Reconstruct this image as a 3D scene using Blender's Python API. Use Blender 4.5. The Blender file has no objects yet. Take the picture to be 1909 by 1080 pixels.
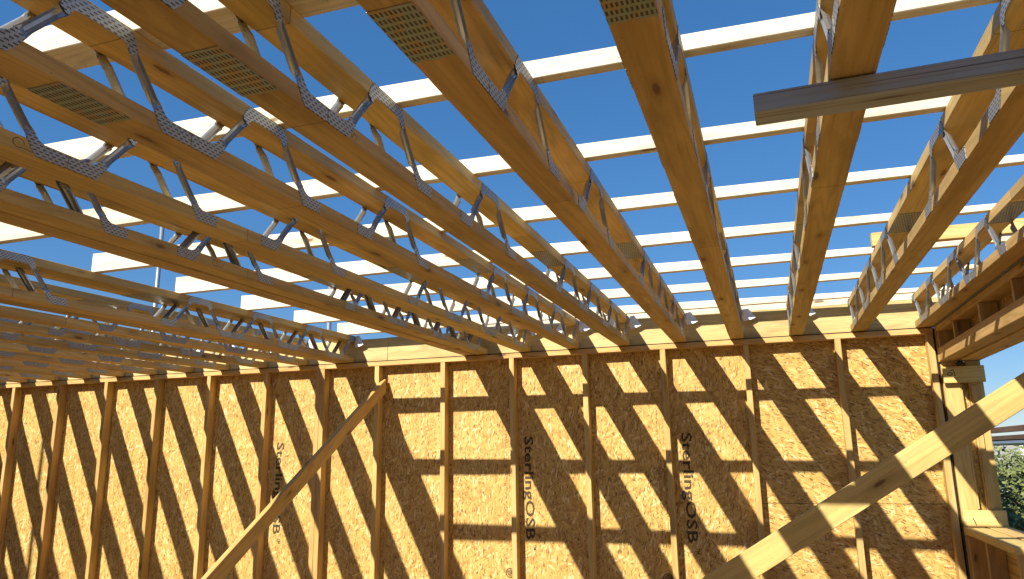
import bpy, bmesh, math, random
from mathutils import Vector, Matrix

S = bpy.context.scene
COL = S.collection
random.seed(7)
R = math.radians

# ------------------------------------------------------------------ camera
F, YAW, PIT, ROLL = 1388.19, R(18.5583), R(12.5362), R(-0.93438)
CAMP = Vector((0.02528, -5.60788, -0.79690))
cy, sy, cp, sp = math.cos(YAW), math.sin(YAW), math.cos(PIT), math.sin(PIT)
fw = Vector((-sy * cp, cy * cp, sp))
rt = Vector((cy, sy, 0))
up = rt.cross(fw)
cr, sr = math.cos(ROLL), math.sin(ROLL)
rt, up = rt * cr + up * sr, up * cr - rt * sr
cd = bpy.data.cameras.new('camera')
cam = bpy.data.objects.new('camera', cd)
COL.objects.link(cam)
cd.sensor_fit = 'HORIZONTAL'
cd.sensor_width = 36.0
cd.lens = F / 1909 * 36
cd.clip_start = 0.05
cd.clip_end = 3000
cam.matrix_world = Matrix(((rt.x, up.x, -fw.x, CAMP.x), (rt.y, up.y, -fw.y, CAMP.y), (rt.z, up.z, -fw.z, CAMP.z), (0, 0, 0, 1)))
S.camera = cam

# ------------------------------------------------------------------ sky, sun, exposure
TRAV = Vector((0.464, 1.0, -0.8217)).normalized()       # the way the sunlight travels
SUN_EL = math.asin(-TRAV.z)
SUN_AZ = math.atan2(-TRAV.x, -TRAV.y)                  # clockwise from +Y
w = bpy.data.worlds.new('World')
S.world = w
w.use_nodes = True
nt = w.node_tree
sky = nt.nodes.new('ShaderNodeTexSky')
sky.sky_type = 'NISHITA'
sky.sun_disc = False
sky.sun_elevation = SUN_EL
sky.sun_rotation = SUN_AZ
sky.altitude = 100
sky.air_density = 1.0
sky.dust_density = 0.0
sky.ozone_density = 10.0
gam = nt.nodes.new('ShaderNodeGamma')            # the phone's soft shoulder: evens the sky out towards the horizon
gam.inputs['Gamma'].default_value = 0.55
hsv = nt.nodes.new('ShaderNodeHueSaturation')
hsv.inputs['Saturation'].default_value = 1.42
hsv.inputs['Hue'].default_value = 0.508
hsv.inputs['Value'].default_value = 1.1
nt.links.new(sky.outputs[0], gam.inputs['Color'])
nt.links.new(gam.outputs[0], hsv.inputs['Color'])
nt.links.new(hsv.outputs[0], nt.nodes['Background'].inputs[0])
nt.nodes['Background'].inputs[1].default_value = 0.143
sl = bpy.data.lights.new('sun', 'SUN')
sl.energy = 5.0
sl.angle = R(0.53)
sl.color = (1.0, 0.93, 0.80)
sun = bpy.data.objects.new('sun', sl)
COL.objects.link(sun)
sun.location = -TRAV * 30
sun.rotation_euler = TRAV.to_track_quat('-Z', 'Y').to_euler()
S.view_settings.view_transform = 'Standard'
S.view_settings.look = 'None'
S.view_settings.gamma = 1.0
S.view_settings.use_curve_mapping = False
S.view_settings.exposure = 0.75
S.cycles.max_bounces = 8
S.cycles.diffuse_bounces = 4


# ------------------------------------------------------------------ materials
class NB:
    """small node-graph builder"""
    def __init__(s, name):
        s.m = bpy.data.materials.new(name)
        s.m.use_nodes = True
        s.t = s.m.node_tree
        s.b = s.t.nodes['Principled BSDF']
        s.out = s.t.nodes['Material Output']

    def n(s, typ, **kw):
        x = s.t.nodes.new(typ)
        for k, v in kw.items():
            setattr(x, k, v)
        return x

    def l(s, a, b):
        s.t.links.new(a, b)

    def val(s, sock, v):
        if hasattr(v, 'is_output'):
            s.l(v, sock)
        else:
            sock.default_value = v

    def math(s, op, a, b=0.0, clamp=False):
        x = s.n('ShaderNodeMath', operation=op, use_clamp=clamp)
        s.val(x.inputs[0], a)
        s.val(x.inputs[1], b)
        return x.outputs[0]

    def vmath(s, op, a, b):
        x = s.n('ShaderNodeVectorMath', operation=op)
        s.val(x.inputs[0], a)
        s.val(x.inputs[1], b)
        return x.outputs[0]

    def noise(s, vec, scale, detail=2.0, rough=0.5):
        x = s.n('ShaderNodeTexNoise')
        s.l(vec, x.inputs['Vector'])
        x.inputs['Scale'].default_value = scale
        x.inputs['Detail'].default_value = detail
        x.inputs['Roughness'].default_value = rough
        return x.outputs['Fac']

    def ramp(s, fac, pts):
        x = s.n('ShaderNodeValToRGB')
        e = x.color_ramp.elements
        while len(e) < len(pts):
            e.new(0.5)
        for i, (p, c) in enumerate(pts):
            e[i].position = p
            e[i].color = (*c, 1) if len(c) == 3 else c
        s.l(fac, x.inputs[0])
        return x.outputs[0]

    def mix(s, fac, a, b, mode='MIX'):
        x = s.n('ShaderNodeMix', data_type='RGBA', blend_type=mode)
        s.val(x.inputs[0], fac)
        s.val(x.inputs[6], a if hasattr(a, 'is_output') else (*a, 1))
        s.val(x.inputs[7], b if hasattr(b, 'is_output') else (*b, 1))
        return x.outputs[2]

    def smooth(s, v, lo, hi):
        x = s.n('ShaderNodeMapRange', interpolation_type='SMOOTHSTEP')
        s.l(v, x.inputs[0])
        x.inputs[1].default_value = lo
        x.inputs[2].default_value = hi
        return x.outputs[0]

    def coords(s, spread=40.0):
        tc = s.n('ShaderNodeTexCoord').outputs['Object']
        rnd = s.n('ShaderNodeObjectInfo').outputs['Random']
        c = s.n('ShaderNodeCombineXYZ')
        s.l(s.math('MULTIPLY', rnd, spread), c.inputs[0])
        s.l(s.math('MULTIPLY', rnd, spread * 0.37), c.inputs[1])
        s.l(s.math('MULTIPLY', rnd, spread * 0.71), c.inputs[2])
        return s.vmath('ADD', tc, c.outputs[0]), tc, rnd

    def bump(s, h, strength, dist):
        x = s.n('ShaderNodeBump')
        x.inputs['Strength'].default_value = strength
        x.inputs['Distance'].default_value = dist
        s.l(h, x.inputs['Height'])
        s.l(x.outputs[0], s.b.inputs['Normal'])


def wood(name, light, mid, dark, knot=(0.16, 0.075, 0.03), var=0.22, knots=0.55, rough=0.62, weather=None, seg=None):
    """sawn softwood, grain along local X"""
    g = NB(name)
    v, tc, rnd = g.coords()
    st = g.vmath('MULTIPLY', v, (0.9, 16.0, 16.0))
    broad = g.noise(st, 1.0, 3.0, 0.55)
    fine = g.noise(g.vmath('MULTIPLY', v, (2.6, 85.0, 85.0)), 1.0, 3.0, 0.6)
    ringsn = g.noise(g.vmath('MULTIPLY', v, (0.55, 7.0, 7.0)), 1.0, 1.5)
    rings = g.math('SINE', g.math('MULTIPLY', ringsn, 95.0))
    rings = g.smooth(rings, -0.2, 1.0)
    c = g.ramp(broad, [(0.25, dark), (0.5, mid), (0.75, light)])
    c = g.mix(g.math('MULTIPLY', rings, 0.36), c, tuple(x * 0.66 for x in mid))
    c = g.mix(g.math('MULTIPLY', g.smooth(fine, 0.52, 0.72), 0.45), c, tuple(x * 0.55 for x in mid))
    # knots with a dark heart and a stained halo
    kv = g.vmath('MULTIPLY', v, (3.6, 13.0, 13.0))
    vo = g.n('ShaderNodeTexVoronoi')
    vo.inputs['Scale'].default_value = 1.0
    g.l(kv, vo.inputs['Vector'])
    wob = g.math('MULTIPLY', g.noise(v, 60.0, 2.0), 0.10)
    d = g.math('ADD', vo.outputs['Distance'], wob)
    sep = g.n('ShaderNodeSeparateColor')
    g.l(vo.outputs['Color'], sep.inputs[0])
    on = g.math('GREATER_THAN', sep.outputs[0], 1 - knots)
    halo = g.math('MULTIPLY', g.smooth(g.math('SUBTRACT', 0.42, d), 0.0, 0.26), on)
    core = g.math('MULTIPLY', g.smooth(g.math('SUBTRACT', 0.21, d), 0.0, 0.08), on)
    c = g.mix(g.math('MULTIPLY', halo, 0.45), c, tuple(a * 0.6 for a in dark))
    c = g.mix(g.math('MULTIPLY', core, 0.9), c, knot)
    # grubby handling marks and rain stains
    sm = g.noise(g.vmath('MULTIPLY', v, (1.6, 6.0, 6.0)), 1.0, 5.0, 0.65)
    c = g.mix(g.math('MULTIPLY', g.smooth(sm, 0.52, 0.70), 0.45), c, tuple(x * 0.45 for x in mid))
    specks = g.noise(v, 130.0, 1.0)
    c = g.mix(g.math('MULTIPLY', g.smooth(specks, 0.73, 0.78), 0.6), c, (0.10, 0.06, 0.03))
    if weather:
        wn = g.noise(g.vmath('MULTIPLY', v, (1.5, 60.0, 60.0)), 1.0, 4.0, 0.7)
        c = g.mix(g.smooth(wn, 0.30, 0.62), c, weather)
        wl2 = g.noise(g.vmath('MULTIPLY', v, (1.5, 230.0, 230.0)), 1.0, 2.0)
        c = g.mix(g.math('MULTIPLY', g.smooth(wl2, 0.52, 0.66), 0.75), c, (0.10, 0.095, 0.085))
    if seg:
        sx = g.n('ShaderNodeSeparateXYZ')
        g.l(v, sx.inputs[0])
        u = g.math('DIVIDE', sx.outputs[0], seg)
        wn1 = g.n('ShaderNodeTexWhiteNoise', noise_dimensions='1D')
        g.l(g.math('FLOOR', u), wn1.inputs['W'])
        shade = g.math('ADD', g.math('MULTIPLY', wn1.outputs['Value'], 0.26), 0.86)
        sh = g.n('ShaderNodeCombineColor')
        for k in range(3):
            g.l(shade, sh.inputs[k])
        c = g.mix(1.0, c, sh.outputs[0], 'MULTIPLY')
        line = g.math('LESS_THAN', g.math('FRACT', u), 0.0022)
        c = g.mix(g.math('MULTIPLY', line, 0.6), c, (0.10, 0.055, 0.02))
    hv = g.n('ShaderNodeHueSaturation')
    g.l(c, hv.inputs['Color'])
    g.l(g.math('ADD', g.math('MULTIPLY', rnd, var), 1 - var / 2), hv.inputs['Value'])
    g.l(g.math('ADD', g.math('MULTIPLY', g.math('FRACT', g.math('MULTIPLY', rnd, 17.3)), 0.012), 0.494), hv.inputs['Hue'])
    g.l(hv.outputs[0], g.b.inputs['Base Color'])
    g.b.inputs['Roughness'].default_value = rough
    g.b.inputs['Specular IOR Level'].default_value = 0.3
    g.bump(broad, 0.25, 0.0015)
    return g.m


def osb(name, tilt=0.0):
    """oriented strand board: overlapping strands at several angles, on the local XZ plane"""
    g = NB(name)
    v, tc, rnd = g.coords(30.0)
    s3 = g.n('ShaderNodeSeparateXYZ')
    g.l(v, s3.inputs[0])
    flat = g.n('ShaderNodeCombineXYZ')
    g.l(s3.outputs[0], flat.inputs[0])
    g.l(s3.outputs[2], flat.inputs[1])
    wn = g.n('ShaderNodeTexNoise', noise_dimensions='2D')
    g.l(flat.outputs[0], wn.inputs['Vector'])
    wn.inputs['Scale'].default_value = 11.0
    wn.inputs['Detail'].default_value = 1.0
    wv = g.vmath('MULTIPLY', g.vmath('SUBTRACT', wn.outputs['Color'], (0.5, 0.5, 0.5)), (0.028, 0.028, 0.0))
    p2 = g.vmath('ADD', flat.outputs[0], wv)

    def strands(ang, kl, kw, i):
        mp = g.n('ShaderNodeMapping', vector_type='POINT')
        g.l(p2, mp.inputs[0])
        mp.inputs['Rotation'].default_value = (0, 0, R(-(ang + tilt)))
        mp.inputs['Location'].default_value = (i * 3.71 + 1.3, i * 1.93, 0)
        q = g.vmath('MULTIPLY', mp.outputs[0], (kl, kw, 0.0))
        vo = g.n('ShaderNodeTexVoronoi', voronoi_dimensions='2D')
        vo.inputs['Scale'].default_value = 1.0
        g.l(q, vo.inputs['Vector'])
        sp_ = g.n('ShaderNodeSeparateColor')
        g.l(vo.outputs['Color'], sp_.inputs[0])
        return mp.outputs[0], vo.outputs['Distance'], sp_

    col = hgt = None
    layers = [(80, 13, 64, 0.0), (112, 12, 57, 0.45), (95, 10.5, 70, 0.5), (60, 14, 63, 0.62), (135, 13, 59, 0.70), (20, 13, 68, 0.80), (88, 17, 97, 0.74)]
    for i, (ang, kl, kw, thr) in enumerate(layers):
        m_, dist, sp_ = strands(ang, kl, kw, i)
        tone = g.ramp(sp_.outputs[1], [(0.0, (0.43, 0.24, 0.062)), (0.25, (0.55, 0.335, 0.090)), (0.6, (0.63, 0.405, 0.118)), (0.9, (0.70, 0.475, 0.16)), (1.0, (0.80, 0.63, 0.30))])
        ed = g.smooth(dist, 0.45, 0.8)
        tone = g.mix(g.math('MULTIPLY', ed, 0.30), tone, (0.36, 0.205, 0.065))
        if col is None:
            col = tone
            hgt = g.math('MULTIPLY', sp_.outputs[2], 0.5)
        else:
            on = g.math('GREATER_THAN', sp_.outputs[0], thr)
            col = g.mix(on, col, tone)
            hh = g.math('ADD', g.math('MULTIPLY', sp_.outputs[2], 0.5), 0.12 * i)
            mm = g.n('ShaderNodeMix', data_type='FLOAT')
            g.l(on, mm.inputs[0])
            g.l(hgt, mm.inputs[2])
            g.l(hh, mm.inputs[3])
            hgt = mm.outputs[0]
    # dark bark slivers, gaps and a few bright chips
    for i, (ang, kl, kw, thr, cc, am) in enumerate([(80, 30, 150, 0.93, (0.12, 0.06, 0.02), .85), (118, 36, 180, 0.945, (0.15, 0.08, 0.03), .8), (35, 40, 200, 0.955, (0.13, 0.065, 0.022), .8), (70, 18, 85, 0.965, (0.80, 0.66, 0.40), .6)]):
        m_, dist, sp_ = strands(ang, kl, kw, i + 11)
        on = g.math('MULTIPLY', g.math('GREATER_THAN', sp_.outputs[0], thr), g.math('LESS_THAN', dist, 0.5))
        col = g.mix(g.math('MULTIPLY', on, am), col, cc)
    big = g.noise(v, 2.2, 3.0)
    col = g.mix(g.math('MULTIPLY', g.smooth(big, 0.35, 0.75), 0.22), col, (0.52, 0.32, 0.105))
    g.l(col, g.b.inputs['Base Color'])
    g.b.inputs['Roughness'].default_value = 0.55
    g.b.inputs['Specular IOR Level'].default_value = 0.3
    return g.m


M = {}
M['joist'] = wood('joist_softwood', (0.68, 0.485, 0.195), (0.57, 0.385, 0.138), (0.43, 0.265, 0.082), knots=0.74, seg=1.83)
M['stud'] = wood('stud_softwood', (0.70, 0.49, 0.20), (0.61, 0.40, 0.14), (0.50, 0.295, 0.088), knots=0.40)
M['batten'] = wood('batten_softwood', (0.88, 0.81, 0.65), (0.85, 0.76, 0.58), (0.72, 0.58, 0.36), knots=0.55)
M['rim'] = wood('rim_softwood', (0.74, 0.58, 0.27), (0.68, 0.515, 0.215), (0.58, 0.41, 0.15), knots=0.2)
M['plank'] = wood('plank_softwood', (0.72, 0.54, 0.22), (0.66, 0.475, 0.17), (0.56, 0.38, 0.12), knots=0.3)
M['grey'] = wood('weathered_wood', (0.60, 0.56, 0.49), (0.48, 0.45, 0.39), (0.20, 0.18, 0.15), knots=0.5, weather=(0.44, 0.51, 0.56), rough=0.8)
M['darkwood'] = wood('stained_scaffold_wood', (0.20, 0.12, 0.07), (0.15, 0.09, 0.05), (0.09, 0.055, 0.03), knots=0.3, rough=0.8)
M['osb'] = osb('strand_board')
M['osb_flat'] = osb('strand_board_laid_flat', 75.0)


def metal(name, base, rough, slots=None, stain=0.0):
    g = NB(name)
    v, tc, rnd = g.coords(20)
    n = g.noise(v, 45.0, 3.0)
    c = g.mix(n, tuple(x * 0.82 for x in base), base)
    spang = g.n('ShaderNodeTexVoronoi')
    spang.inputs['Scale'].default_value = 110.0
    g.l(v, spang.inputs['Vector'])
    spg = g.n('ShaderNodeSeparateColor')
    g.l(spang.outputs['Color'], spg.inputs[0])
    c = g.mix(g.math('MULTIPLY', spg.outputs[0], 0.28), c, tuple(x * 0.45 for x in base))
    if stain:
        wn = g.noise(v, 26.0, 3.0)
        c = g.mix(g.math('MULTIPLY', g.smooth(wn, 0.5, 0.62), stain), c, (0.44, 0.27, 0.10))
    met = 0.75
    if slots:
        pu, pv, fu, fv = slots
        s = g.n('ShaderNodeSeparateXYZ')
        g.l(tc, s.inputs[0])
        vv = g.math('DIVIDE', s.outputs[2 if pv > 0 else 1], abs(pv))
        row = g.math('FLOOR', vv)
        uu = g.math('ADD', g.math('DIVIDE', s.outputs[1 if pv > 0 else 0], pu), g.math('MULTIPLY', row, 0.5))
        a = g.math('LESS_THAN', g.math('ABSOLUTE', g.math('SUBTRACT', g.math('FRACT', uu), 0.5)), fu)
        b = g.math('LESS_THAN', g.math('ABSOLUTE', g.math('SUBTRACT', g.math('FRACT', vv), 0.5)), fv)
        m = g.math('MULTIPLY', a, b)
        c = g.mix(m, c, (0.035, 0.026, 0.018))
        g.l(g.math('MULTIPLY', g.math('SUBTRACT', 1.0, m), met), g.b.inputs['Metallic'])
        g.bump(g.math('SUBTRACT', 1.0, m), 0.6, 0.002)
    else:
        g.b.inputs['Metallic'].default_value = met
        g.bump(n, 0.1, 0.001)
    g.l(c, g.b.inputs['Base Color'])
    g.b.inputs['Roughness'].default_value = rough
    return g.m


M['steel'] = metal('galvanised_steel', (0.49, 0.51, 0.52), 0.38)
M['plate'] = metal('punched_galvanised_plate', (0.47, 0.48, 0.485), 0.55, slots=(0.019, 0.0086, 0.28, 0.19))
M['splice'] = metal('toothed_splice_plate', (0.33, 0.40, 0.33), 0.5, slots=(0.0095, -0.0235, 0.25, 0.30), stain=0.7)
M['splice_grey'] = metal('toothed_splice_plate_grey', (0.33, 0.335, 0.32), 0.5, slots=(0.0105, -0.026, 0.22, 0.28), stain=0.25)
M['tube'] = metal('scaffold_tube', (0.55, 0.57, 0.58), 0.4)


def plain(name, base, rough=0.6, nscale=20.0, amt=0.25, spec=0.4, trans=0.0):
    g = NB(name)
    v, tc, rnd = g.coords(20)
    n = g.noise(v, nscale, 4.0)
    c = g.mix(g.smooth(n, 0.3, 0.7), tuple(x * (1 - amt) for x in base), base)
    g.l(c, g.b.inputs['Base Color'])
    g.b.inputs['Roughness'].default_value = rough
    g.b.inputs['Specular IOR Level'].default_value = spec
    return g.m


M['white'] = plain('white_membrane', (0.82, 0.83, 0.86), 0.5, 30, 0.06)
M['ink'] = plain('black_ink', (0.11, 0.075, 0.036), 0.8, 120, 0.72)
g_ = M['ink'].node_tree
tr_ = g_.nodes.new('ShaderNodeBsdfTransparent')
mx_ = g_.nodes.new('ShaderNodeMixShader')
tc_ = g_.nodes.new('ShaderNodeTexCoord')
nz_ = g_.nodes.new('ShaderNodeTexNoise')
nz_.inputs['Scale'].default_value = 95.0
nz_.inputs['Detail'].default_value = 3.0
mr_ = g_.nodes.new('ShaderNodeMapRange')
mr_.inputs[1].default_value = 0.30
mr_.inputs[2].default_value = 0.52
mr_.inputs[3].default_value = 0.50
mr_.inputs[4].default_value = 0.95
g_.links.new(tc_.outputs['Object'], nz_.inputs['Vector'])
g_.links.new(nz_.outputs['Fac'], mr_.inputs[0])
g_.links.new(mr_.outputs[0], mx_.inputs[0])
g_.links.new(tr_.outputs[0], mx_.inputs[1])
g_.links.new(g_.nodes['Principled BSDF'].outputs[0], mx_.inputs[2])
g_.links.new(mx_.outputs[0], g_.nodes['Material Output'].inputs['Surface'])
M['inkpale'] = plain('worn_ink', (0.17, 0.11, 0.05), 0.8, 160, 0.5)
M['strip'] = plain('grey_sealing_strip', (0.20, 0.20, 0.20), 0.7)
M['dark_gap'] = plain('black_sealing_strip', (0.03, 0.025, 0.02), 0.9)
M['floor'] = plain('dusty_deck_board', (0.33, 0.22, 0.11), 0.8, 3.0, 0.30)
M['grass'] = plain('rough_grass', (0.07, 0.085, 0.03), 0.9, 0.8, 0.45)
M['leaf'] = plain('green_leaf', (0.21, 0.25, 0.08), 0.5, 9.0, 0.65)
M['leaf2'] = plain('dark_leaf', (0.15, 0.20, 0.07), 0.5, 9.0, 0.65)
M['bark'] = plain('grey_bark', (0.11, 0.085, 0.06), 0.9, 30, 0.4)
M['cabin'] = plain('white_cabin_paint', (0.80, 0.80, 0.79), 0.5, 5, 0.08)
M['glass'] = plain('dark_window_glass', (0.03, 0.04, 0.05), 0.08, 5, 0.1, 0.6)
M['cream'] = plain('pale_roof_felt', (0.35, 0.34, 0.33), 0.9, 5, 0.2)
M['nail'] = plain('dark_nail', (0.05, 0.045, 0.04), 0.5)


# ------------------------------------------------------------------ builders
def obj(name, mesh, mats, parent=None, mat=None):
    o = bpy.data.objects.new(name, mesh)
    COL.objects.link(o)
    if mats is not None:
        if not isinstance(mats, (list, tuple)):
            mats = [mats]
        if len(mesh.materials) == 0:
            for m in mats:
                mesh.materials.append(m)
    if parent is not None:
        o.parent = parent
    if mat is not None:
        o.matrix_basis = mat
    return o


def thing(name, label, cat, loc=(0, 0, 0), group=None, rotz=0.0):
    o = bpy.data.objects.new(name, None)
    o.empty_display_size = 0.1
    COL.objects.link(o)
    o.location = loc
    o.rotation_euler = (0, 0, rotz)
    tag(o, label, cat, group)
    return o


def tag(o, label=None, cat=None, group=None, kind=None):
    if label: o['label'] = label
    if cat: o['category'] = cat
    if group: o['group'] = group
    if kind: o['kind'] = kind
    return o


_tm = {}


def tmesh(L, a, b, mat, bev=0.0022):
    """a sawn timber: x 0..L, y 0..a, z 0..b, arrises eased"""
    k = (round(L, 4), round(a, 4), round(b, 4), mat.name)
    if k in _tm:
        return _tm[k]
    bm = bmesh.new()
    bmesh.ops.create_cube(bm, size=1.0)
    for v in bm.verts:
        v.co = Vector(((v.co.x + .5) * L, (v.co.y + .5) * a, (v.co.z + .5) * b))
    bmesh.ops.bevel(bm, geom=bm.edges[:], offset=min(bev, a * .2, b * .2), segments=1, affect='EDGES')
    me = bpy.data.meshes.new('timber')
    bm.to_mesh(me)
    bm.free()
    me.materials.append(mat)
    _tm[k] = me
    return me


def frame(p, dx, dz):
    """matrix whose local X runs along dx and local Z near dz, origin p"""
    x = Vector(dx).normalized()
    z = Vector(dz)
    y = z.cross(x).normalized()
    z = x.cross(y)
    return Matrix(((x.x, y.x, z.x, p[0]), (x.y, y.y, z.y, p[1]), (x.z, y.z, z.z, p[2]), (0, 0, 0, 1)))


def box_x(name, x0, x1, y0, y1, z0, z1, mat, parent=None):
    """timber lying along X"""
    return obj(name, tmesh(x1 - x0, y1 - y0, z1 - z0, mat), None, parent, Matrix.Translation((x0, y0, z0)))


def box_y(name, x0, x1, y0, y1, z0, z1, mat, parent=None):
    """timber lying along Y: local x -> +Y, local y -> -X"""
    return obj(name, tmesh(y1 - y0, x1 - x0, z1 - z0, mat), None, parent, frame((x1, y0, z0), (0, 1, 0), (0, 0, 1)))


def box_z(name, x0, x1, y0, y1, z0, z1, mat, parent=None):
    """upright timber: local x -> +Z, local z -> -X... local y -> +Y"""
    return obj(name, tmesh(z1 - z0, y1 - y0, x1 - x0, mat), None, parent, frame((x1, y0, z0), (0, 0, 1), (-1, 0, 0)))


def sheet(name, x0, x1, y0, y1, z0, z1, mat, parent=None):
    bm = bmesh.new()
    bmesh.ops.create_cube(bm, size=1.0)
    for v in bm.verts:
        v.co = Vector(((v.co.x + .5) * (x1 - x0), (v.co.y + .5) * (y1 - y0), (v.co.z + .5) * (z1 - z0)))
    me = bpy.data.meshes.new(name)
    bm.to_mesh(me)
    bm.free()
    return obj(name, me, mat, parent, Matrix.Translation((x0, y0, z0)))


def tube_mesh(pts, r, seg=12):
    bm = bmesh.new()
    rings = []
    for i, p in enumerate(pts):
        p = Vector(p)
        a = Vector(pts[max(i - 1, 0)])
        b = Vector(pts[min(i + 1, len(pts) - 1)])
        d = (b - a).normalized()
        u = d.orthogonal().normalized()
        v = d.cross(u)
        rings.append([bm.verts.new(p + (u * math.cos(t) + v * math.sin(t)) * r) for t in [2 * math.pi * k / seg for k in range(seg)]])
    for r0, r1 in zip(rings, rings[1:]):
        for k in range(seg):
            f = bm.faces.new((r0[k], r0[(k + 1) % seg], r1[(k + 1) % seg], r1[k]))
            f.smooth = True
    bm.faces.new(rings[0][::-1])
    bm.faces.new(rings[-1])
    me = bpy.data.meshes.new('tube')
    bm.to_mesh(me)
    bm.free()
    return me


def prism(bm, poly, axis_vec, mat_i=0):
    """extrude a planar polygon (list of Vector) by axis_vec"""
    a = [bm.verts.new(p) for p in poly]
    b = [bm.verts.new(p + axis_vec) for p in poly]
    n = len(a)
    fs = [bm.faces.new(a[::-1]), bm.faces.new(b)]
    for k in range(n):
        fs.append(bm.faces.new((a[k], a[(k + 1) % n], b[(k + 1) % n], b[k])))
    for f in fs:
        f.material_index = mat_i
    return fs


# ------------------------------------------------------------------ the setting
gm = bpy.data.meshes.new('ground')
bm = bmesh.new()
bmesh.ops.create_grid(bm, x_segments=24, y_segments=24, size=900)
bm.to_mesh(gm)
bm.free()
tag(obj('ground', gm, M['grass'], None, Matrix.Translation((0, 0, -2.72))), kind='structure')
fl = sheet('floor', -8.4, 1.42, -7.4, 0.10, -2.70, -2.44, M['floor'])
# the board shader works on the XZ plane: lay it down
tag(fl, kind='structure')

# ------------------------------------------------------------------ back wall: studs, plates, strand boards, lettering
OSBY = 0.089
ZB = -2.40
wall = thing('stud_wall', 'long timber stud wall lined with golden strand board, striped with joist shadows', 'wall', (0, 0, ZB))


def wl(o):
    """re-seat a world-built part under its thing"""
    return o


def under(parent, o):
    mw = o.matrix_basis.copy()
    o.parent = parent
    o.matrix_basis = parent.matrix_basis.inverted() @ mw
    return o


XJ = -3.585
XE = 1.126
XL = -8.25
under(wall, box_x('top_plate', XL, XJ - 0.001, 0, OSBY - .002, -0.041, -0.003, M['stud']))
under(wall, box_x('top_plate', XJ + 0.001, XE, 0, OSBY - .002, -0.041, -0.003, M['stud']))
under(wall, box_x('sole_plate', XL, XE, 0, OSBY - .002, ZB - .038, ZB, M['stud']))
# right hand arris of every stud, measured off the photograph
STX = [-7.815, -7.226, -6.618, -6.011, -5.401, -4.794, -4.1786, -3.058, -2.450, -1.853, -1.2597, -0.6594, -0.0633, 0.5516, 1.125]
for x in STX:
    under(wall, box_z('stud', x - 0.040, x, 0.001, OSBY - .002, ZB, -0.042, M['stud']))
# the joint of the two wall panels: two studs side by side
under(wall, box_z('stud', -3.6295 - 0.0, XJ, 0.0, OSBY - .002, ZB, -0.042, M['stud']))
under(wall, box_z('stud', -3.674, -3.6325, 0.0015, OSBY - .002, ZB, -0.042, M['stud']))
seams = [XL, -7.246, -6.031, -4.814, -3.631, -2.470, -1.2797, -0.0833]
panels = []
for a, b in zip(seams, seams[1:]):
    panels.append(under(wall, sheet('osb_panel', a + .0015, b - .0015, OSBY, OSBY + .011, ZB - .04, 0.0, M['osb'])))
ZS = -1.1545
panels_r = [under(wall, sheet('osb_panel', -0.0833 + .0015, XE + .02, OSBY, OSBY + .011, ZS + .0015, 0.0, M['osb_flat'])),
            under(wall, sheet('osb_panel', -0.0833 + .0015, XE + .02, OSBY, OSBY + .011, ZB - .04, ZS - .0015, M['osb_flat']))]
under(wall, sheet('seam_backing', XL, XE + .02, OSBY + .013, OSBY + .016, ZB - .04, -.003, M['dark_gap']))  # dark sheet added behind the boards to stop daylight leaking through the seams
under(wall, box_z('sealing_strip', 1.128, 1.1365, 0.012, OSBY, ZB, -0.003, M['dark_gap']))
# thin dark line between the plate and the boards standing on it
under(wall, box_x('sealing_strip', XL, XE, -0.0015, OSBY, -0.0028, 0.0022, M['dark_gap']))


def text_mesh(s, length, height):
    cu = bpy.data.curves.new('t', 'FONT')
    cu.body = s
    cu.size = 0.1
    cu.offset = 0.0019
    cu.resolution_u = 2
    o = bpy.data.objects.new('t', cu)
    COL.objects.link(o)
    bpy.context.view_layer.update()
    dg = bpy.context.evaluated_depsgraph_get()
    me = bpy.data.meshes.new_from_object(o.evaluated_get(dg))
    bpy.data.objects.remove(o)
    xs = [v.co.x for v in me.vertices]
    ys = [v.co.y for v in me.vertices]
    x0, x1, y0 = min(xs), max(xs), 0.0
    cap = max(ys)
    for v in me.vertices:
        v.co = Vector(((v.co.x - x0) / (x1 - x0) * length, v.co.y / cap * height, 0))
    return me


stamp = text_mesh('SterlingOSB', 0.775, 0.072)
tm_ = text_mesh('TM', 0.04, 0.022)


def panel_at(x):
    for i, (a, b) in enumerate(zip(seams, seams[1:])):
        if a <= x < b:
            return panels[i]
    return panels_r[0]


def on_panel(name, me, mat, x, z, y=OSBY - .0012):
    """print lying on the board, reading downwards: local x -> -Z, local y -> +X, normal -> -Y"""
    p = panel_at(x)
    Mx = Matrix(((0, 1, 0, x), (0, 0, -1, y), (-1, 0, 0, z), (0, 0, 0, 1)))
    o = obj(name, me, mat)
    o.matrix_basis = Mx
    pw = p.parent.matrix_basis @ p.matrix_basis
    o.parent = p
    o.matrix_basis = pw.inverted() @ Mx
    return o


for x in (-4.098, -1.803, -0.588):
    on_panel('lettering', stamp, M['ink'], x, -0.655)
    on_panel('lettering', tm_, M['ink'], x + 0.055, -1.465)


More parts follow.
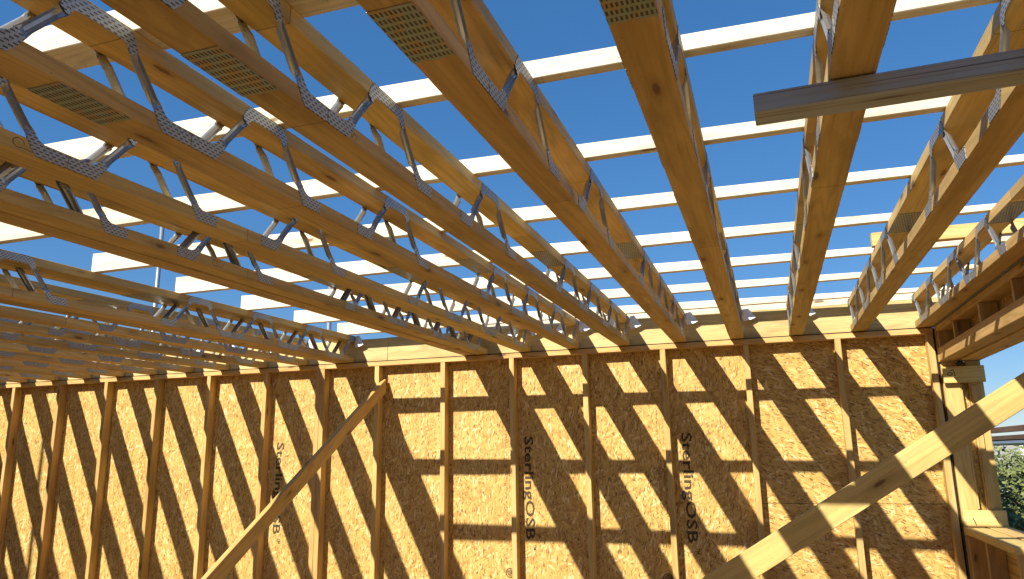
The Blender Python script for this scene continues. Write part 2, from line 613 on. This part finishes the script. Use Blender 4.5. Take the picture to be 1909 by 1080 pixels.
def code_mesh(length, hgt, seed):
    """rows of small ink strokes: worn certification print, too small to read"""
    rr = random.Random(seed)
    bm = bmesh.new()
    x = 0.0
    while x < length:
        w_ = rr.uniform(.006, .016)
        if rr.random() < .82:
            for k in range(rr.choice((1, 2, 2))):
                y0 = rr.uniform(0, hgt * .45)
                y1 = y0 + rr.uniform(hgt * .3, hgt * .55)
                xo = x + k * w_ * .5
                sk = rr.uniform(-.003, .003)
                t = .0022
                bm.faces.new([bm.verts.new(p) for p in ((xo, y0, 0), (xo + t, y0, 0), (xo + t + sk, y1, 0), (xo + sk, y1, 0))])
            if rr.random() < .5:
                yy = rr.choice((0, hgt * .45, hgt * .8))
                bm.faces.new([bm.verts.new(p) for p in ((x, yy, .0001), (x + w_ * .8, yy, .0001), (x + w_ * .8, yy + .0022, .0001), (x, yy + .0022, .0001))])
        x += w_ + rr.uniform(.002, .006)
    me = bpy.data.meshes.new('code')
    bm.to_mesh(me)
    bm.free()
    return me


def badge_mesh(r):
    bm = bmesh.new()
    n = 28
    for (ra, rb) in ((r * .82, r),):
        for k in range(n):
            a0, a1 = 2 * math.pi * k / n, 2 * math.pi * (k + 1) / n
            bm.faces.new([bm.verts.new((q * math.cos(a), q * math.sin(a), 0)) for q, a in ((ra, a0), (rb, a0), (rb, a1), (ra, a1))])
    for k in range(5):
        yy = r * (-.6 + .28 * k)
        hw = math.sqrt(max(0, (r * .74) ** 2 - yy ** 2))
        bm.faces.new([bm.verts.new(p) for p in ((-hw, yy, 0), (hw, yy + .004, 0), (hw, yy + .010, 0), (-hw, yy + .007, 0))])
    me = bpy.data.meshes.new('badge')
    bm.to_mesh(me)
    bm.free()
    return me


bd = badge_mesh(.036)
for x, zt in ((-1.968, -0.60), (-0.775, -0.51)):
    on_panel('printed_code', code_mesh(1.02, .02, 3), M['ink'], x, zt)
    on_panel('printed_code', code_mesh(0.95, .012, 5), M['inkpale'], x + .047, zt - .02)
    on_panel('printed_badge', bd, M['ink'], x + .03, -1.675)

# ------------------------------------------------------------------ left end wall, just outside the picture
lw = thing('end_wall', 'strand board end wall closing the room off beyond the left edge of the picture', 'wall', (-8.3, -3.6, ZB))
for k in range(13):
    y = -7.2 + 0.595 * k
    under(lw, box_z('stud', -8.338, -8.252, y, y + .038, ZB, -0.042, M['stud']))
under(lw, box_y('top_plate', -8.338, -8.252, -7.3, -0.01, -0.040, -0.002, M['stud']))
under(lw, box_y('rim_board', -8.338, -8.300, -7.3, -0.01, 0.0, 0.235, M['rim']))
for k in range(6):
    y = -7.3 + 1.2 * k
    me_o = sheet('osb_panel', -8.350, -8.339, y, y + 1.197, ZB, 0.0, M['osb'])
    under(lw, me_o)

# unseen rear wall added to cut ambient light; boarding height picked for that
rw = thing('rear_wall', 'unseen stud wall added behind the viewer, part boarded to hold back sky light', 'wall', (-3.5, -7.5, ZB))
for k in range(16):
    x = -8.2 + 0.6 * k
    under(rw, box_z('stud', x, x + .038, -7.489, -7.402, ZB, -0.042, M['stud']))
under(rw, box_x('top_plate', -8.33, 1.38, -7.489, -7.402, -0.040, -0.002, M['stud']))
under(rw, box_x('rim_board', -8.33, 1.38, -7.489, -7.451, 0.0, 0.225, M['rim']))
for k in range(8):
    x = -8.33 + 1.214 * k
    under(rw, sheet('osb_panel', x, x + 1.211, -7.501, -7.490, ZB, -0.75, M['osb']))

# ------------------------------------------------------------------ rim boards on the plate
rb1 = box_x('rim_board', -2.985, 1.36, 0.016, 0.054, 0.0030, 0.200, M['rim'])
tag(rb1, 'sunlit rim board on the wall plate, from the roof gap to the window corner', 'board')
rb0 = box_x('rim_board', -8.25, -2.988, 0.016, 0.054, 0.0030, 0.198, M['rim'])
tag(rb0, 'rim board on the wall plate behind the close joists at left', 'board')

# ------------------------------------------------------------------ metal web joists
CW, CT, JD = 0.097, 0.047, 0.225           # chord width, chord thickness, joist depth
JL = 7.05                                  # joist length
WEBS = [-0.585, -1.185, -1.785, -3.005, -3.845, -4.445, -5.60, -6.20]


def leg_strip(bm, p0, p1, side):
    """pressed channel between two nail plates; lies in the local YZ plane, belly to local +X*side (inwards)"""
    p0, p1 = Vector(p0), Vector(p1)
    d = (p1 - p0)
    n = Vector((0, -d.z, d.y)).normalized()
    prof = [(-.5, .0), (-.43, .5), (-.16, 1.0), (.16, 1.0), (.43, .5), (.5, 0)]
    dep = 0.015
    th = 0.0016
    w0 = 0.033
    stations = [(0.08, 1.0, 0.08), (0.15, .90, 0.35), (0.25, .74, 1.0), (0.75, .74, 1.0), (0.85, .90, 0.35), (0.92, 1.0, 0.08)]
    ro, ri = [], []
    for t, ws, ds in stations:
        c = p0 + d * t
        ro.append([bm.verts.new(c + n * (a * w0 * ws) + Vector((side * (b * dep * ds), 0, 0))) for a, b in prof])
        ri.append([bm.verts.new(c + n * (a * w0 * ws * .92) + Vector((side * (b * dep * ds + th), 0, 0))) for a, b in prof])
    for A, B in zip(ro, ro[1:]):
        for k in range(len(prof) - 1):
            bm.faces.new((A[k], A[k + 1], B[k + 1], B[k]))
    for A, B in zip(ri, ri[1:]):
        for k in range(len(prof) - 1):
            bm.faces.new((B[k], B[k + 1], A[k + 1], A[k]))
    for k in (0, len(prof) - 1):
        for i in range(len(ro) - 1):
            bm.faces.new((ro[i][k], ro[i + 1][k], ri[i + 1][k], ri[i][k]))


def web_mesh(side, half=False):
    """one pressed-steel V: apex plate on the top chord, two foot plates on the bottom chord.
    local Y along the joist, centred on the apex, local Z up from the joist underside; side -1 = left face, +1 = right face"""
    bm = bmesh.new()
    t = 0.0015

    def plate(pts):
        prism(bm, [Vector((0, y, z)) for y, z in pts], Vector((side * t, 0, 0)), 1)

    arm = [(.048, .1825), (.069, .1795), (.0865, .158), (.1065, .1735), (.098, .198), (.080, .2195)]
    if not half:
        plate([(-y, z) for y, z in reversed(arm)] + arm)
        feet = (-1, 1)
    else:
        plate([(.0, .180)] + arm + [(.0, .2205)])
        feet = (1,)
    for s in feet:
        plate([(s * y, z) for y, z in ((.2978, .0435), (.226, .0445), (.209, .052), (.193, .0685), (.171, .051), (.190, .022), (.206, .0045), (.2978, .0045))])
        leg_strip(bm, (side * t * .4, s * .080, .186), (side * t * .4, s * .196, .044), -side)
    bmesh.ops.recalc_face_normals(bm, faces=bm.faces[:])
    me = bpy.data.meshes.new('web')
    bm.to_mesh(me)
    bm.free()
    me.materials.append(M['steel'])
    me.materials.append(M['plate'])
    return me


WM = {s: web_mesh(s) for s in (-1, 1)}
WH = {s: web_mesh(s, True) for s in (-1, 1)}


def splice_mesh(L, W, mat):
    bm = bmesh.new()
    bmesh.ops.create_cube(bm, size=1.0)
    for v in bm.verts:
        v.co = Vector((v.co.x * W, v.co.y * L, v.co.z * .0014))
    me = bpy.data.meshes.new('splice')
    bm.to_mesh(me)
    bm.free()
    me.materials.append(mat)
    return me


SP_B = splice_mesh(.195, .094, M['splice'])
SP_T = splice_mesh(.31, .092, M['splice_grey'])


def flap_mesh(sgn):
    """folded white membrane ear at the joist end"""
    out = [(0.001, .150), (0.001, .200), (.012, .224), (.040, .229), (.056, .205), (.094, .145), (.062, .131), (.016, .121)]
    bm = bmesh.new()
    a = [bm.verts.new((sgn * x, -.012 - .10 * max(0, x - .045) + .012 * math.sin(z * 40), z)) for x, z in out]
    b = [bm.verts.new((sgn * x, -.0105 - .10 * max(0, x - .045) + .012 * math.sin(z * 40), z)) for x, z in out]
    n = len(a)
    bm.faces.new(a)
    bm.faces.new(b[::-1])
    for k in range(n):
        bm.faces.new((a[k], a[(k + 1) % n], b[(k + 1) % n], b[k]))
    bmesh.ops.triangulate(bm, faces=[f for f in bm.faces if len(f.verts) > 4])
    bmesh.ops.recalc_face_normals(bm, faces=bm.faces[:])
    me = bpy.data.meshes.new('flap')
    bm.to_mesh(me)
    bm.free()
    me.materials.append(M['white'])
    return me


FM = {s: flap_mesh(s) for s in (-1, 1)}

# chord: local x runs along the joist towards the camera
CH = tmesh(JL, CW, CT, M['joist'], .003)


def build_joist(label, group):
    t = thing('metal_web_joist', label, 'joist', (0, 0, 0), group)
    for z, nm in ((0, 'bottom_chord'), (JD - CT, 'top_chord')):
        # local x -> -Y, local y -> +X
        obj(nm, CH, None, t, Matrix(((0, 1, 0, -CW / 2), (-1, 0, 0, 0.0145), (0, 0, 1, z), (0, 0, 0, 1))))
    for s in (-1, 1):
        for y in WEBS:
            obj('metal_web', WM[s], None, t, Matrix.Translation((s * (CW / 2 + .0002), y, 0)))
        obj('metal_web', WH[s], None, t, Matrix.Translation((s * (CW / 2 + .0002), 0.008, 0)) @ Matrix.Rotation(0, 4, 'X') @ Matrix.Scale(-1, 4, (0, 1, 0)))
        obj('end_flap', FM[s], None, t, Matrix.Translation((s * CW / 2, 0, 0)))
    obj('splice_plate', SP_B, None, t, Matrix.Translation((0, -4.432, -.0009)))
    obj('splice_plate', SP_T, None, t, Matrix.Translation((0, -2.05, JD - CT - .0009)))
    return t


def copy_tree(o, parent=None):
    c = o.copy()
    COL.objects.link(c)
    c.parent = parent
    for ch in list(o.children):
        copy_tree(ch, c)
    return c


GJ = 'metal web joists across the open roof'
# centre line X at the wall, slope dX/dY towards the camera, flaps present, label
JO = [
    (1.076, -.003, False, 'metal web joist tight against the window wall header, first from the right'),
    (0.6725, .000, False, 'metal web joist second from the window wall, crossing above the weathered grey plank'),
    (0.2665, .0005, True, 'metal web joist resting on the weathered grey plank near its cut end'),
    (-0.139, .003, True, 'joist seen nearly straight from below, first left of the grey plank end'),
    (-0.546, .004, True, 'joist second left of the grey plank end, green flecked splice plate at its top'),
    (-0.965, .005, True, 'joist third left of the grey plank end, just left of the large splice plate'),
    (-1.360, .0095, True, 'joist fourth left of the grey plank end, a splice plate far up at the left'),
    (-1.755, .017, True, 'single joist standing next to the doubled joist beside the roof gap'),
    (-2.1225, .027, False, 'right hand ply of the doubled joist on the right of the roof gap'),
    (-2.2325, .027, False, 'left hand ply of the doubled joist on the right of the roof gap'),
    (-3.338, .053, True, 'right hand ply of the doubled joist on the left of the roof gap'),
    (-3.4405, .053, False, 'left hand ply of the doubled joist left of the roof gap, carrying batten ends'),
    (-3.812, .058, True, 'close set joist first left of the doubled joist that carries the batten ends'),
    (-4.229, .060, True, 'close set joist second left of the doubled joist that carries the batten ends'),
    (-4.642, .060, True, 'close set joist third left of the doubled joist that carries the batten ends'),
    (-5.043, .060, True, 'close set joist fourth left of the doubled joist that carries the batten ends'),
    (-5.465, .060, True, 'close set joist fifth left of the doubled joist that carries the batten ends'),
    (-5.869, .060, True, 'close set joist sixth left of the doubled joist that carries the batten ends'),
    (-6.282, .060, True, 'close set joist seventh left of the doubled joist, low at the left edge'),
    (-6.698, .060, True, 'close set joist eighth left of the doubled joist, low at the left edge'),
    (-7.121, .060, True, 'close set joist ninth left of the doubled joist, lowest seen at the left edge'),
    (-7.530, .060, True, 'close set joist tenth left of the doubled joist, next to last'),
    (-7.935, .060, True, 'last close set joist before the left end wall'),
]
first = build_joist(JO[0][3], GJ)
for i, (x, slope, flaps, lab) in enumerate(JO):
    t = first if i == 0 else copy_tree(first)
    t['label'] = lab
    t.location = (x, 0, 0.0024)
    t.rotation_euler = (0, 0, -math.atan(slope) if slope else 0)
    # local -Y axis must drift by slope per metre: X = x + slope * Y
    for ch in list(t.children):
        if ch.name.startswith('end_flap') and i != 0:
            left_one = ch.matrix_basis.translation.x < 0
            if not flaps or (left_one and i not in (5, 6, 7)):
                bpy.data.objects.remove(ch)
for ch in list(first.children):
    if ch.name.startswith('end_flap'):
        bpy.data.objects.remove(ch)

# builder's pencil scribbles and a bit of dangling fibre on the nearer joists
def stroke_mesh(pts, wid):
    bm = bmesh.new()
    for (a, b) in zip(pts, pts[1:]):
        a, b = Vector((0, *a)), Vector((0, *b))
        d = (b - a).normalized()
        n = Vector((0, -d.z, d.y)) * wid * .5
        bm.faces.new([bm.verts.new(p) for p in (a + n, b + n, b - n, a - n)])
    me = bpy.data.meshes.new('stroke')
    bm.to_mesh(me)
    bm.free()
    me.materials.append(M['inkpale'])
    return me


scrib = [stroke_mesh([(.0, .012), (.012, .03), (.02, .012), (.03, .028), (.045, .024), (.04, .012)], .0022),
         stroke_mesh([(.01 + .016 * math.cos(a), .024 + .013 * math.sin(a)) for a in [k * .45 for k in range(13)]] + [(.05, .012), (.062, .03)], .0022),
         stroke_mesh([(0, .008), (.004, .04)], .0022)]
joists_by_x = sorted([o for o in COL.objects if o.name.startswith('metal_web_joist')], key=lambda o: -o.location.x)
for ji, y, z, k in ((5, -4.05, .0, 0), (6, -4.52, .178, 1), (6, -4.22, .0, 0), (7, -4.30, .0, 1), (7, -4.42, .0, 2), (5, -4.60, .178, 2), (4, -3.4, 0, 0), (8, -3.1, 0, 1)):
    obj('pencil_mark', scrib[k], None, joists_by_x[ji], Matrix.Translation((CW / 2 + .0004, y, z)))

# ------------------------------------------------------------------ roof battens
GB = 'roof battens laid across the joists'
BW = 0.040


def firring_mesh(x0, x1, wid, mat):
    """tapered roof batten: deep at the left, thin at the right"""
    bm = bmesh.new()
    vs = []
    for x in (x0, x1):
        h = max(.012, .042 - .0187 * x)
        vs.append([bm.verts.new((x - x0, y, z)) for y, z in ((0, 0), (wid, 0), (wid, h), (0, h))])
    for k in range(4):
        bm.faces.new((vs[0][k], vs[0][(k + 1) % 4], vs[1][(k + 1) % 4], vs[1][k]))
    bm.faces.new(vs[0][::-1])
    bm.faces.new(vs[1])
    bmesh.ops.recalc_face_normals(bm, faces=bm.faces[:])
    bmesh.ops.bevel(bm, geom=bm.edges[:], offset=.002, segments=1, affect='EDGES')
    me = bpy.data.meshes.new('firring')
    bm.to_mesh(me)
    bm.free()
    me.materials.append(mat)
    return me


names = ['nearest the back wall', 'second from the back wall', 'third from the back wall', 'fourth from the back wall',
         'fifth from the back wall', 'sixth from the back wall, its lit face broad', 'seventh from the back wall, highest in view',
         'eighth from the back wall, unseen overhead, widened to shade the grey plank', 'ninth from the back wall, overhead', 'tenth from the back wall, behind the viewer']
for i in range(10):
    y = -0.1185 - 0.6116 * i
    if i == 7:  # out of view, shifted and made wider to keep sun off the grey plank
        y = -4.355
    xl = -3.40 + .02 * y if i < 8 else -3.5
    bw_ = BW if i != 7 else .10
    o = obj('roof_batten', firring_mesh(xl, 2.0, bw_, M['batten']), None, None, Matrix.Translation((xl, y, JD + .0015)))
    tag(o, 'sunlit softwood roof batten ' + names[i], 'batten', GB)
eb = box_x('edge_batten', -2.10, 2.6, 0.018, 0.058, 0.2015, 0.246, M['batten'])
tag(eb, 'second pale batten lying on the rim board just behind the last roof batten', 'batten')
st = box_x('short_timber', 0.612, 2.5, -1.50, -1.452, JD + .0015, JD + .072, M['joist'])
tag(st, 'loose short timber with a cut end, laid between two battens at upper right', 'timber')

# ------------------------------------------------------------------ window wall on the right
ww = thing('window_wall', 'timber window wall at the right corner with boxed header, jamb and board sill', 'wall', (1.26, -3.0, ZB))
XW, XO = 1.138, 1.383
hd = thing('header', None, None)
hd.parent = ww
hd.matrix_basis = Matrix.Translation((0, 0, -ZB))


def part_h(o):
    mw = o.matrix_basis.copy()
    o.parent = hd
    o.matrix_basis = (ww.matrix_basis @ hd.matrix_basis).inverted() @ mw
    return o


Y0, Y1 = -7.2, -0.02
part_h(box_y('header_chord', XW, XW + .097, Y0, Y1, -0.040, -0.0015, M['stud']))
part_h(box_y('header_chord', XW, XW + .097, Y0, Y1, -0.232, -0.146, M['stud']))
for k in range(12):
    y = -.040 - (.0 if k == 0 else 0.44 + .597 * (k - 1))
    part_h(box_z('header_block', XW + .004, XW + .095, y - .030, y, -0.1455, -0.0405, M['stud']))
part_h(box_y('header_lining', XW + .099, XW + .108, Y0, Y1, -0.20, -0.002, M['osb']))
part_h(box_y('outer_lintel', 1.252, XO, Y0, Y1, -0.236, -0.003, M['stud']))
# jamb at the corner
under(ww, box_x('corner_block', 1.1378, 1.383, -0.0195, 0.050, -0.2365, -0.0035, M['stud']))
under(ww, sheet('sealing_strip', 1.1215, 1.236, -7.2, -0.004, -0.0012, 0.0018, M['strip']))
for (xa, xb, nm) in ((1.146, 1.243, 'jamb_stud'), (1.292, 1.378, 'jamb_stud')):
    under(ww, box_z(nm, xa, xb, 0.006, 0.044, ZB, -0.238, M['stud']))
under(ww, box_z('jamb_packer', 1.243, 1.252, 0.002, 0.04, -1.18, -0.385, M['plank']))
under(ww, box_z('jamb_packer', 1.300, 1.330, -0.012, 0.004, -1.18, -0.40, M['stud']))
under(ww, sheet('jamb_lining', 1.14, 1.38, 0.046, 0.058, ZB, -0.238, M['osb']))
n1 = under(ww, box_x('nogging', 1.145, 1.386, -0.034, -0.014, -0.381, -0.273, M['plank']))
n2 = under(ww, box_x('nogging', 1.144, 1.388, -0.034, -0.014, -1.284, -1.184, M['plank']))
# pencilled mark on the upper nogging: a small ring and a hook
bm = bmesh.new()
n = 18
for k in range(n):
    a0, a1 = 2 * math.pi * k / n, 2 * math.pi * (k + 1) / n
    bm.faces.new([bm.verts.new((1.184 + q * 1.3 * math.cos(a), 0, -.321 + q * math.sin(a))) for q, a in ((.0085, a0), (.0125, a0), (.0125, a1), (.0085, a1))])
for seg in (((1.206, -.296), (1.214, -.332)), ((1.190, -.299), (1.207, -.297)), ((1.206, -.333), (1.216, -.330))):
    (xa, za), (xb, zb) = seg
    d = Vector((xb - xa, 0, zb - za)).normalized()
    nn = Vector((-d.z, 0, d.x)) * .002
    bm.faces.new([bm.verts.new(Vector(p)) for p in ((xa + nn.x, 0, za + nn.z), (xb + nn.x, 0, zb + nn.z), (xb - nn.x, 0, zb - nn.z), (xa - nn.x, 0, za - nn.z))])
me = bpy.data.meshes.new('mark')
bm.to_mesh(me)
bm.free()
mk = obj('pencil_mark', me, M['ink'])
mk.parent = n1
mk.matrix_basis = (ww.matrix_basis @ n1.matrix_basis).inverted() @ Matrix.Translation((0, -.0352, 0))
for (x, z, a) in ((1.196, -1.236, .9), (1.322, -1.226, 1.1)):
    nl = obj('bent_nail', tube_mesh([(0, 0, 0), (0, -.012, .004), (.006 * a, -.016, -.012), (.012 * a, -.014, -.030)], .0024, 6), M['nail'])
    nl.parent = n2
    nl.matrix_basis = (ww.matrix_basis @ n2.matrix_basis).inverted() @ Matrix.Translation((x, -.033, z))
bk = obj('pipe_clip', tube_mesh([(1.235, -.02, -.262), (1.25, -.03, -.25), (1.262, -.02, -.24)], .013, 8), M['nail'])
under(ww, bk)
# sill boards running towards the camera
under(ww, box_y('sill_board', XW, XW + .118, -1.10, -0.036, -1.326, -1.286, M['plank']))
under(ww, box_y('sill_board', XW + .128, XO + .01, -2.6, -0.036, -1.320, -1.282, M['plank']))
for y in (-0.075, -0.50, -1.095):
    under(ww, box_z('cripple_stud', XW + .012, XW + .10, y, y + .040, ZB, -1.328, M['stud']))
under(ww, box_y('sole_plate', XW + .01, XW + .10, -7.2, -0.02, ZB - .038, ZB - .001, M['stud']))
under(ww, sheet('osb_panel', XW + .102, XW + .113, -2.6, -0.01, ZB, -1.328, M['osb']))
under(ww, sheet('osb_panel', XW + .102, XW + .113, -7.4, -2.665, ZB, -0.236, M['osb']))
for y in (-2.64, -5.0):
    under(ww, box_z('post', XW + .004, XW + .10, y, y + .09, ZB, -0.234, M['stud']))

# ------------------------------------------------------------------ braces and loose planks
# left brace, from the seventh stud down towards the floor, in a plane square to the wall
def slanted(name, p0, p1, width, thick, mat, side, capcut=0.0):
    """board whose upper edge runs p0 -> p1; width hangs below, thickness along side"""
    p0, p1 = Vector(p0), Vector(p1)
    d = p1 - p0
    L = d.length
    x = d.normalized()
    y = Vector(side).normalized()
    z = x.cross(y).normalized()
    if z.z < 0:
        z = -z
        y = z.cross(x).normalized()
    o = obj(name, tmesh(L, thick, width, mat, .002), None, None,
            Matrix(((x.x, y.x, z.x, p0.x - z.x * width), (x.y, y.y, z.y, p0.y - z.y * width), (x.z, y.z, z.z, p0.z - z.z * width), (0, 0, 0, 1))))
    return o


br = slanted('timber_brace', (-3.053, 0.055, -0.150), (-3.053, -3.35, -2.30), .100, .036, M['stud'], (1, 0, 0))
me = br.data.copy()
br.data = me
for v in me.vertices:
    if v.co.x < .02:
        v.co.x += (0.1 - v.co.z) * 0.0 + (.10 - v.co.z) * .55
tag(br, 'raking timber brace nailed to a stud at left and running down towards the floor', 'brace')
# right brace plank: face towards the camera
pu0, pu1 = Vector((-1.55, -2.28, -2.098)), Vector((1.126, -2.28, -0.422))
pl = slanted('brace_plank', pu0, pu1, .104, .036, M['plank'], (0, -1, 0))
tag(pl, 'broad sunlit brace plank crossing the lower right in front of the wall', 'brace')
gp = box_x('weathered_plank', 0.055, 1.9, -3.950, -3.872, -0.0485, -0.0015, M['grey'])
gp.rotation_euler = (0, 0, R(-1.4))
tag(gp, 'weathered grey plank under the joists at upper right, its cut end showing', 'plank')

# ------------------------------------------------------------------ scaffold outside
GS = 'scaffold poles round the building'


def pole(x, y, z0, z1, lab):
    o = obj('scaffold_pole', tube_mesh([(0, 0, 0), (0, 0, z1 - z0)], .0242, 14), M['tube'], None, Matrix.Translation((x, y, z0)))
    tag(o, lab, 'scaffold pole', GS)


pole(-6.50, 1.0, -2.72, 2.3, 'galvanised scaffold pole rising behind the roof gap, left of the batten ends')
pole(-4.20, 1.0, -2.72, 1.05, 'galvanised scaffold pole behind the end of the last roof batten')
pole(-8.62, -3.70, -2.72, 2.9, 'galvanised scaffold pole outside the left end wall')
pole(2.06, -1.05, -2.72, -0.74, 'galvanised scaffold pole outside the window, at the right edge')
lt = obj('scaffold_tube', tube_mesh([(0, 0, 0), (0, 9, 0)], .0242, 12), M['tube'], None, Matrix.Translation((2.0, -3.2, -0.762)))
tag(lt, 'level scaffold tube seen through the window opening under the dark board', 'scaffold tube')
b1 = box_y('scaffold_board', 1.98, 2.20, -3.2, 5.8, -0.735, -0.697, M['darkwood'])
tag(b1, 'dark scaffold board lying on the level tube outside the window', 'board')
b2 = box_y('toe_board', 2.22, 2.258, -3.2, 5.8, -0.655, -0.600, M['darkwood'])
tag(b2, 'brown toe board standing along the outer edge of the scaffold', 'board')

# ------------------------------------------------------------------ trees and cabin beyond the window
def tree(label, x, y, h, rad, seed, leafmat, nleaf):
    rr = random.Random(seed)
    t = thing('bushy_tree', label, 'tree', (x, y, -2.72), 'trees beyond the window opening')
    bm = bmesh.new()
    ends = []
    tm0 = tube_mesh([(0, 0, 0), (.03, .02, h * .3), (.0, .05, h * .55), (.02, .0, h * .8)], .07, 8)
    for v in tm0.vertices:
        k = 1 - .75 * v.co.z / (h * .8)
        v.co.x *= k
        v.co.y *= k
    tr = obj('trunk', tm0, M['bark'], t)
    for k in range(9):
        a = rr.uniform(0, 6.28)
        z = h * rr.uniform(.2, .7)
        e = Vector((math.cos(a) * rad * .7, math.sin(a) * rad * .7, z + h * rr.uniform(.1, .25)))
        o = obj('limb', tube_mesh([(0, 0, z), e * .5 + Vector((0, 0, z * .45)), e], .018, 6), M['bark'], t)
    clumps = []
    for k in range(42):
        a = rr.uniform(0, 6.28)
        u = rr.random() ** .5
        zz = rr.uniform(.18, .97)
        rmax = rad * math.sin(min(1.0, (zz * 1.05)) * math.pi) ** .6
        clumps.append((Vector((math.cos(a) * u * rmax, math.sin(a) * u * rmax, zz * h)), rr.uniform(.16, .36)))
    bm = bmesh.new()
    for k in range(nleaf):
        c, r = rr.choice(clumps)
        p = c + Vector((rr.gauss(0, r * .6), rr.gauss(0, r * .6), rr.gauss(0, r * .5)))
        d = Vector((rr.gauss(0, 1), rr.gauss(0, 1), rr.gauss(0, .7))).normalized()
        s = d.orthogonal().normalized()
        L = rr.uniform(.05, .10)
        q = [p, p + d * L * .5 + s * L * .24, p + d * L, p + d * L * .5 - s * L * .24]
        bm.faces.new([bm.verts.new(v) for v in q])
    me = bpy.data.meshes.new('crown')
    bm.to_mesh(me)
    bm.free()
    obj('crown', me, leafmat, t)


tree('bushy green tree filling the window opening at the right edge', 3.05, 5.4, 1.86, .95, 1, M['leaf'], 8000)
tree('taller dark green tree at the extreme right of the window view', 4.45, 6.6, 2.25, 1.2, 2, M['leaf2'], 8000)
tree('dark green tree behind the bushy one, close to the window jamb', 3.0, 8.6, 1.95, 1.2, 3, M['leaf2'], 8000)
cb = thing('site_cabin', 'white site cabin glimpsed through the trees beyond the window', 'cabin', (4.6, 18.0, -2.72))
sheet_w = sheet('wall', -2.6, 2.6, -1.2, 1.2, 0, 2.05, M['cabin'], cb)
sheet('roof', -2.7, 2.7, -1.3, 1.3, 2.053, 2.12, M['cream'], cb)
wd = sheet('window', -1.8, -0.8, -1.225, -1.203, .9, 1.6, M['glass'], cb)
sheet('door', 0.6, 1.4, -1.225, -1.203, .02, 1.95, M['cream'], cb)
